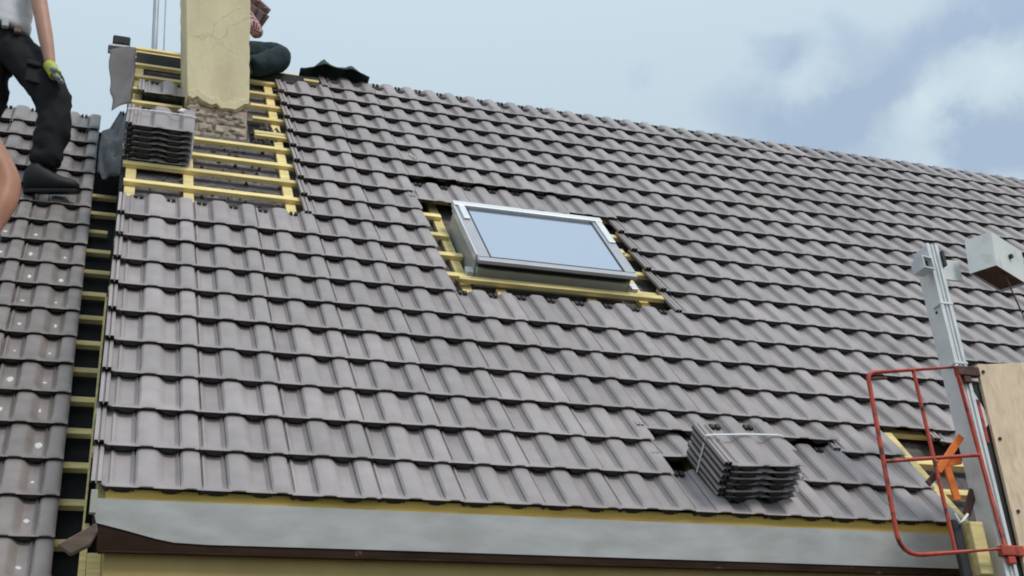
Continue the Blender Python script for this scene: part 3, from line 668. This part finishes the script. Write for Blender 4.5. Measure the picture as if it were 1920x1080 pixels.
def shoe(parent, heel, toe, m, up=Vector((0, -.28, .96))):
    h, t = Vector(heel), Vector(toe); d = (t - h).normalized(); s = d.cross(up).normalized(); n = s.cross(d)
    secs = [(-.035, .024, .08), (-.022, .038, .14), (.01, .044, .185), (.05, .046, .195), (.085, .047, .165), (.125, .050, .128), (.17, .053, .104), (.22, .051, .086), (.25, .041, .070), (.268, .022, .046)]
    ln = (t - h).length; b = MB(); seg = 12; vs = []
    for x, w_, hh in secs:
        x = x / .27 * ln
        for k in range(seg):
            a = 2 * math.pi * k / seg; z = math.sin(a); vs.append(h + d * x + s * (w_ * math.cos(a)) + n * (hh * (.5 + .5 * z) if z > 0 else hh * .5 * (1 + max(z * 1.4, -1))))
    fs = [(i * seg + k, i * seg + (k + 1) % seg, (i + 1) * seg + (k + 1) % seg, (i + 1) * seg + k) for i in range(len(secs) - 1) for k in range(seg)]
    fs += [tuple(range(seg)), tuple((len(secs) - 1) * seg + k for k in range(seg))]
    o = b.add(vs, fs).build('shoe', m, parent, smooth=55)
    so = MB(); o2 = []
    for x, w_, _ in secs:
        x = x / .27 * ln; o2.append(h + d * x + s * (w_ + .006)); 
    for x, w_, _ in reversed(secs):
        x = x / .27 * ln; o2.append(h + d * x - s * (w_ + .006))
    so.prism([p - n * .012 for p in o2], tuple(n * .022)).build('sole', SHOE, o, bevel=.003)
    return o
def body(parent, j, m, hands=('R', 'L'), hr=.010, arm=1.0):
    n = {'pelvis': (j['pelvis'], .125), 'waist': (j['waist'], .118), 'chest': (j['chest'], .135), 'neck': (j['neck'], .056),
         'jaw': (lerp(j['neck'], j['head'], .62), .068), 'head': (j['head'], .092), 'crown': (tuple(Vector(j['head']) + (Vector(j['head']) - Vector(j['neck'])).normalized() * .07), .070)}
    e = [('pelvis', 'waist'), ('waist', 'chest'), ('chest', 'neck'), ('neck', 'jaw'), ('jaw', 'head'), ('head', 'crown')]; roots = ['pelvis']
    for s in 'RL':
        n['sh' + s] = (j['sh' + s], .064); n['el' + s] = (j['el' + s], .052 * arm); n['ua' + s] = (lerp(j['sh' + s], j['el' + s], .5), .058 * arm)
        n['fa' + s] = (lerp(j['el' + s], j['wr' + s], .35), .051 * arm); n['h' + s + 'w'] = (j['wr' + s], .033)
        e += [('chest', 'sh' + s), ('sh' + s, 'ua' + s), ('ua' + s, 'el' + s), ('el' + s, 'fa' + s), ('fa' + s, 'h' + s + 'w')]
        n['hip' + s] = (j['hip' + s], .090); n['th' + s] = (lerp(j['hip' + s], j['kn' + s], .5), .076); n['kn' + s] = (j['kn' + s], .058)
        n['ca' + s] = (lerp(j['kn' + s], j['an' + s], .35), .056); n['an' + s] = (j['an' + s], .038)
        e += [('pelvis', 'hip' + s), ('hip' + s, 'th' + s), ('th' + s, 'kn' + s), ('kn' + s, 'ca' + s), ('ca' + s, 'an' + s)]
        if s in hands: hand_nodes(n, e, roots, 'h' + s, j['wr' + s], Vector(j['ha' + s]) - Vector(j['wr' + s]), j.get('side' + s, (0, 1, 0)), hr)
    return skinned('body', n, e, roots, m, parent)
def trousers(parent, j, m, extra=1.0, wr=.012):
    n = {'pelvis': (j['pelvis'], .140), 'belt': (lerp(j['pelvis'], j['waist'], .40), .150), 'band': (lerp(j['pelvis'], j['waist'], .62), .148)}; e = [('pelvis', 'belt'), ('belt', 'band')]
    for s in 'RL':
        n['hip' + s] = (j['hip' + s], .106 * extra); n['th' + s] = (lerp(j['hip' + s], j['kn' + s], .5), .100 * extra); n['kn' + s] = (j['kn' + s], .086 * extra)
        n['ca' + s] = (lerp(j['kn' + s], j['an' + s], .4), .080 * extra); n['cb' + s] = (lerp(j['kn' + s], j['an' + s], .75), .074 * extra); n['an' + s] = (lerp(j['kn' + s], j['an' + s], 1.02), .072 * extra)
        e += [('pelvis', 'hip' + s), ('hip' + s, 'th' + s), ('th' + s, 'kn' + s), ('kn' + s, 'ca' + s), ('ca' + s, 'cb' + s), ('cb' + s, 'an' + s)]
    return skinned('trousers', n, e, ['pelvis'], m, parent, 3, wr, 11)
def shirt(parent, j, m, sleeve=.55, wr=.008, full=False):
    n = {'hem': (lerp(j['pelvis'], j['waist'], .35), .146), 'waist': (j['waist'], .138), 'chest': (j['chest'], .153), 'collar': (lerp(j['chest'], j['neck'], .62), .080)}
    e = [('hem', 'waist'), ('waist', 'chest'), ('chest', 'collar')]
    for s in 'RL':
        n['sh' + s] = (j['sh' + s], .078); n['ua' + s] = (lerp(j['sh' + s], j['el' + s], sleeve if not full else .5), .066)
        e += [('chest', 'sh' + s), ('sh' + s, 'ua' + s)]
        if full:
            n['el' + s] = (j['el' + s], .057); n['fa' + s] = (lerp(j['el' + s], j['wr' + s], .8), .047); e += [('ua' + s, 'el' + s), ('el' + s, 'fa' + s)]
    return skinned('shirt', n, e, ['hem'], m, parent, 3, wr, 10)
# roofer standing on the neighbour's tiles, hand on his bent knee
J = dict(pelvis=P(-.865, 2.87, 3.66), waist=P(-.865, 2.86, 3.875), chest=P(-.855, 2.86, 4.20), neck=P(-.835, 2.87, 4.43), head=P(-.800, 2.87, 4.61),
         hipR=P(-.775, 2.80, 3.60), knR=P(-.500, 2.74, 3.215), anR=P(-.535, 2.80, 2.735), hipL=P(-.955, 2.95, 3.63), knL=P(-.965, 2.95, 3.14), anL=P(-1.06, 2.93, 2.72),
         shR=P(-.770, 2.70, 4.25), elR=P(-.650, 2.65, 3.77), wrR=P(-.560, 2.62, 3.405), haR=P(-.475, 2.575, 3.25), sideR=(.3, 1, .1),
         shL=P(-.955, 3.03, 4.25), elL=P(-1.06, 3.10, 3.95), wrL=P(-1.05, 3.02, 3.70), haL=P(-1.03, 2.98, 3.6))
p1 = thing('person', J['anR'], 'person in pale T-shirt and black trousers leaning a gloved hand on the bent knee', 'person')
body(p1, J, SKIN, ('L',)); face('p1', p1, J['head'], (1, -.1, -.15), HAIR, SKIN)
trousers(p1, J, BLACKW, 1.36, .016); shirt(p1, J, GREYT, .62, .012)
gl_n = {'hRw': (J['wrR'], .036)}; gl_e = []; gl_r = ['hRw']; hand_nodes(gl_n, gl_e, gl_r, 'hR', J['wrR'], Vector(J['haR']) - Vector(J['wrR']), (.3, 1, .1), .0165, .042, .35)
skinned('glove', gl_n, gl_e, gl_r, GLOVE, p1)
dR = (Vector(J['haR']) - Vector(J['wrR'])).normalized(); w_ = Vector(J['wrR'])
MB().tube([w_ - dR * .035, w_ - dR * .01, w_ + dR * .03, w_ + dR * .075], [.040, .042, .040, .041], 14).build('glove_cuff', LIME, p1, smooth=50)
bt = Vector(lerp(J['pelvis'], J['waist'], .42)); bd = (Vector(J['waist']) - Vector(J['pelvis'])).normalized()
bel = MB(); ring = [bt + Vector((math.cos(a) * .150, math.sin(a) * .150, -.05 * math.cos(a))) for a in [k * math.pi / 10 for k in range(20)]]
bel.tube(ring, .020, 8, True); bel.build('belt', SOCK, p1, smooth=50)
for k, a in enumerate((4.1, 4.6, 5.1)):
    q = bt + Vector((math.cos(a) * .165, math.sin(a) * .165, -.05 * math.cos(a) - .01)); MB().box(q - Vector((.022, .02, .030)), q + Vector((.022, .02, .022))).build('belt_pouch', WOOD_GREY if k != 1 else PALE, p1, bevel=.006)
def patch(c, d, w, h, m, name):
    d = Vector(d).normalized(); s_ = d.cross(Vector((0, 0, 1))).normalized(); u_ = s_.cross(d)
    M = Matrix((s_, u_, d)).transposed().to_4x4(); M.translation = Vector(c)
    MB().box((-w / 2, -h / 2, -.02), (w / 2, h / 2, .012), M).build(name, m, p1, bevel=.011)
patch(P(-.655, 2.655, 3.36), (.25, -1, .15), .12, .15, BLACKW, 'thigh_pocket')
patch(P(-.655, 2.640, 3.43), (.25, -1, .2), .125, .045, BLACKW, 'pocket_flap')
shoe(p1, P(-.605, 2.80, 2.575), P(-.300, 2.80, 2.612), SHOE); shoe(p1, P(-1.13, 2.93, 2.585), P(-.88, 2.90, 2.60), SHOE)
an = Vector(J['anR']); MB().tube([an + Vector((-.004, 0, .05)), an + Vector((0, 0, 0)), an + Vector((.01, 0, -.05))], [.050, .052, .056], 12).build('sock', SOCK, p1, smooth=50)
# second roofer, almost wholly outside the frame: only the bent bare elbow shows
J2 = dict(pelvis=P(-1.02, 1.05, 1.46), waist=P(-1.02, 1.0, 1.62), chest=P(-1.00, .92, 1.86), neck=P(-1.0, .88, 2.03), head=P(-.99, .84, 2.19),
          hipR=P(-.92, 1.03, 1.40), knR=P(-.92, 1.03, .98), anR=P(-.94, 1.13, .62), hipL=P(-1.12, 1.05, 1.40), knL=P(-1.12, 1.05, .98), anL=P(-1.12, 1.13, .62),
          shR=P(-.735, .74, 1.88), elR=P(-.548, .66, 1.545), wrR=P(-.598, .565, 1.225), haR=P(-.68, .50, 1.12), sideR=(.6, .5, 0),
          shL=P(-1.17, .90, 1.93), elL=P(-1.32, .88, 1.66), wrL=P(-1.22, .70, 1.48), haL=P(-1.18, .62, 1.42))
p2 = thing('person', J2['anR'], 'person cut off by the left edge, only a bare bent elbow in view', 'person')
n2 = body(p2, J2, SKIN2, ('R', 'L'), .010, 1.45); face('p2', p2, J2['head'], (.3, -1, -.1), HAIR, SKIN2)
trousers(p2, J2, BLACKW); shirt(p2, J2, PALE, .42)
wq = Vector(J2['wrR']); dq = (Vector(J2['haR']) - wq).normalized(); MB().tube([wq - dq * .05, wq + dq * .03, wq + dq * .10], [.040, .042, .046], 12).build('glove_cuff', SOCK, p2, smooth=50)
shoe(p2, P(-.94, 1.17, .515), P(-.90, .93, .49), SHOE); shoe(p2, P(-1.12, 1.17, .515), P(-1.10, .93, .49), SHOE)
# third roofer, sitting astride the ridge behind the chimney
J3 = dict(pelvis=P(.58, 3.72, 4.42), waist=P(.565, 3.75, 4.56), chest=P(.53, 3.77, 4.84), neck=P(.50, 3.77, 5.14), head=P(.48, 3.75, 5.36),
          hipR=P(.70, 3.63, 4.36), knR=P(1.11, 3.545, 4.365), anR=P(.80, 3.46, 4.17), hipL=P(.60, 3.84, 4.40), knL=P(.50, 4.08, 4.10), anL=P(.48, 4.2, 3.70),
          shR=P(.71, 3.74, 4.92), elR=P(.885, 3.64, 4.60), wrR=P(.845, 3.75, 4.72), haR=P(.80, 3.78, 4.82), sideR=(0, 1, 0),
          shL=P(.36, 3.77, 4.92), elL=P(.345, 3.70, 4.65), wrL=P(.46, 3.62, 4.56), haL=P(.52, 3.60, 4.55))
p3 = thing('person', J3['pelvis'], 'person in checked shirt and dark teal trousers sitting on the ridge behind the chimney', 'person')
body(p3, J3, SKIN, ('R', 'L')); face('p3', p3, J3['head'], (.3, -1, -.1), HAIR, SKIN)
trousers(p3, J3, TEAL, 1.25); shirt(p3, J3, CHECK, .5, .008, True)
shoe(p3, P(.80, 3.44, 4.10), P(.62, 3.40, 4.02), SHOE); shoe(p3, P(.48, 4.22, 3.66), P(.60, 4.3, 3.60), SHOE)
# the two brown tiles he holds up
def held(label, a, b, c, d):
    r = thing('ridge_tile', a, label, 'tile', 'brown tiles held up behind the chimney')
    pts = [Vector(p) for p in (a, b, c, d)]; n_ = (pts[1] - pts[0]).cross(pts[3] - pts[0]).normalized() * .014
    MB().prism(pts, tuple(n_)).build('plate', CLAY, r, bevel=.004)
    rib = MB()
    for t in (.18, .5, .82):
        p_, q_ = pts[0].lerp(pts[1], t - .04), pts[0].lerp(pts[1], t + .04); p2_, q2_ = pts[3].lerp(pts[2], t - .04), pts[3].lerp(pts[2], t + .04)
        rib.prism([p_, q_, q2_, p2_], tuple(-n_ * 1.3))
    rib.build('rib', CLAY_D, r)
held('upper one of two brown tiles held up to the right of the chimney', P(.78, 3.74, 5.10), P(.99, 3.80, 4.965), P(.94, 4.05, 4.99), P(.74, 4.0, 5.11))
held('lower one of two brown tiles held up to the right of the chimney', P(.78, 3.74, 4.98), P(.985, 3.80, 4.905), P(.90, 4.0, 4.82), P(.74, 3.9, 4.80))
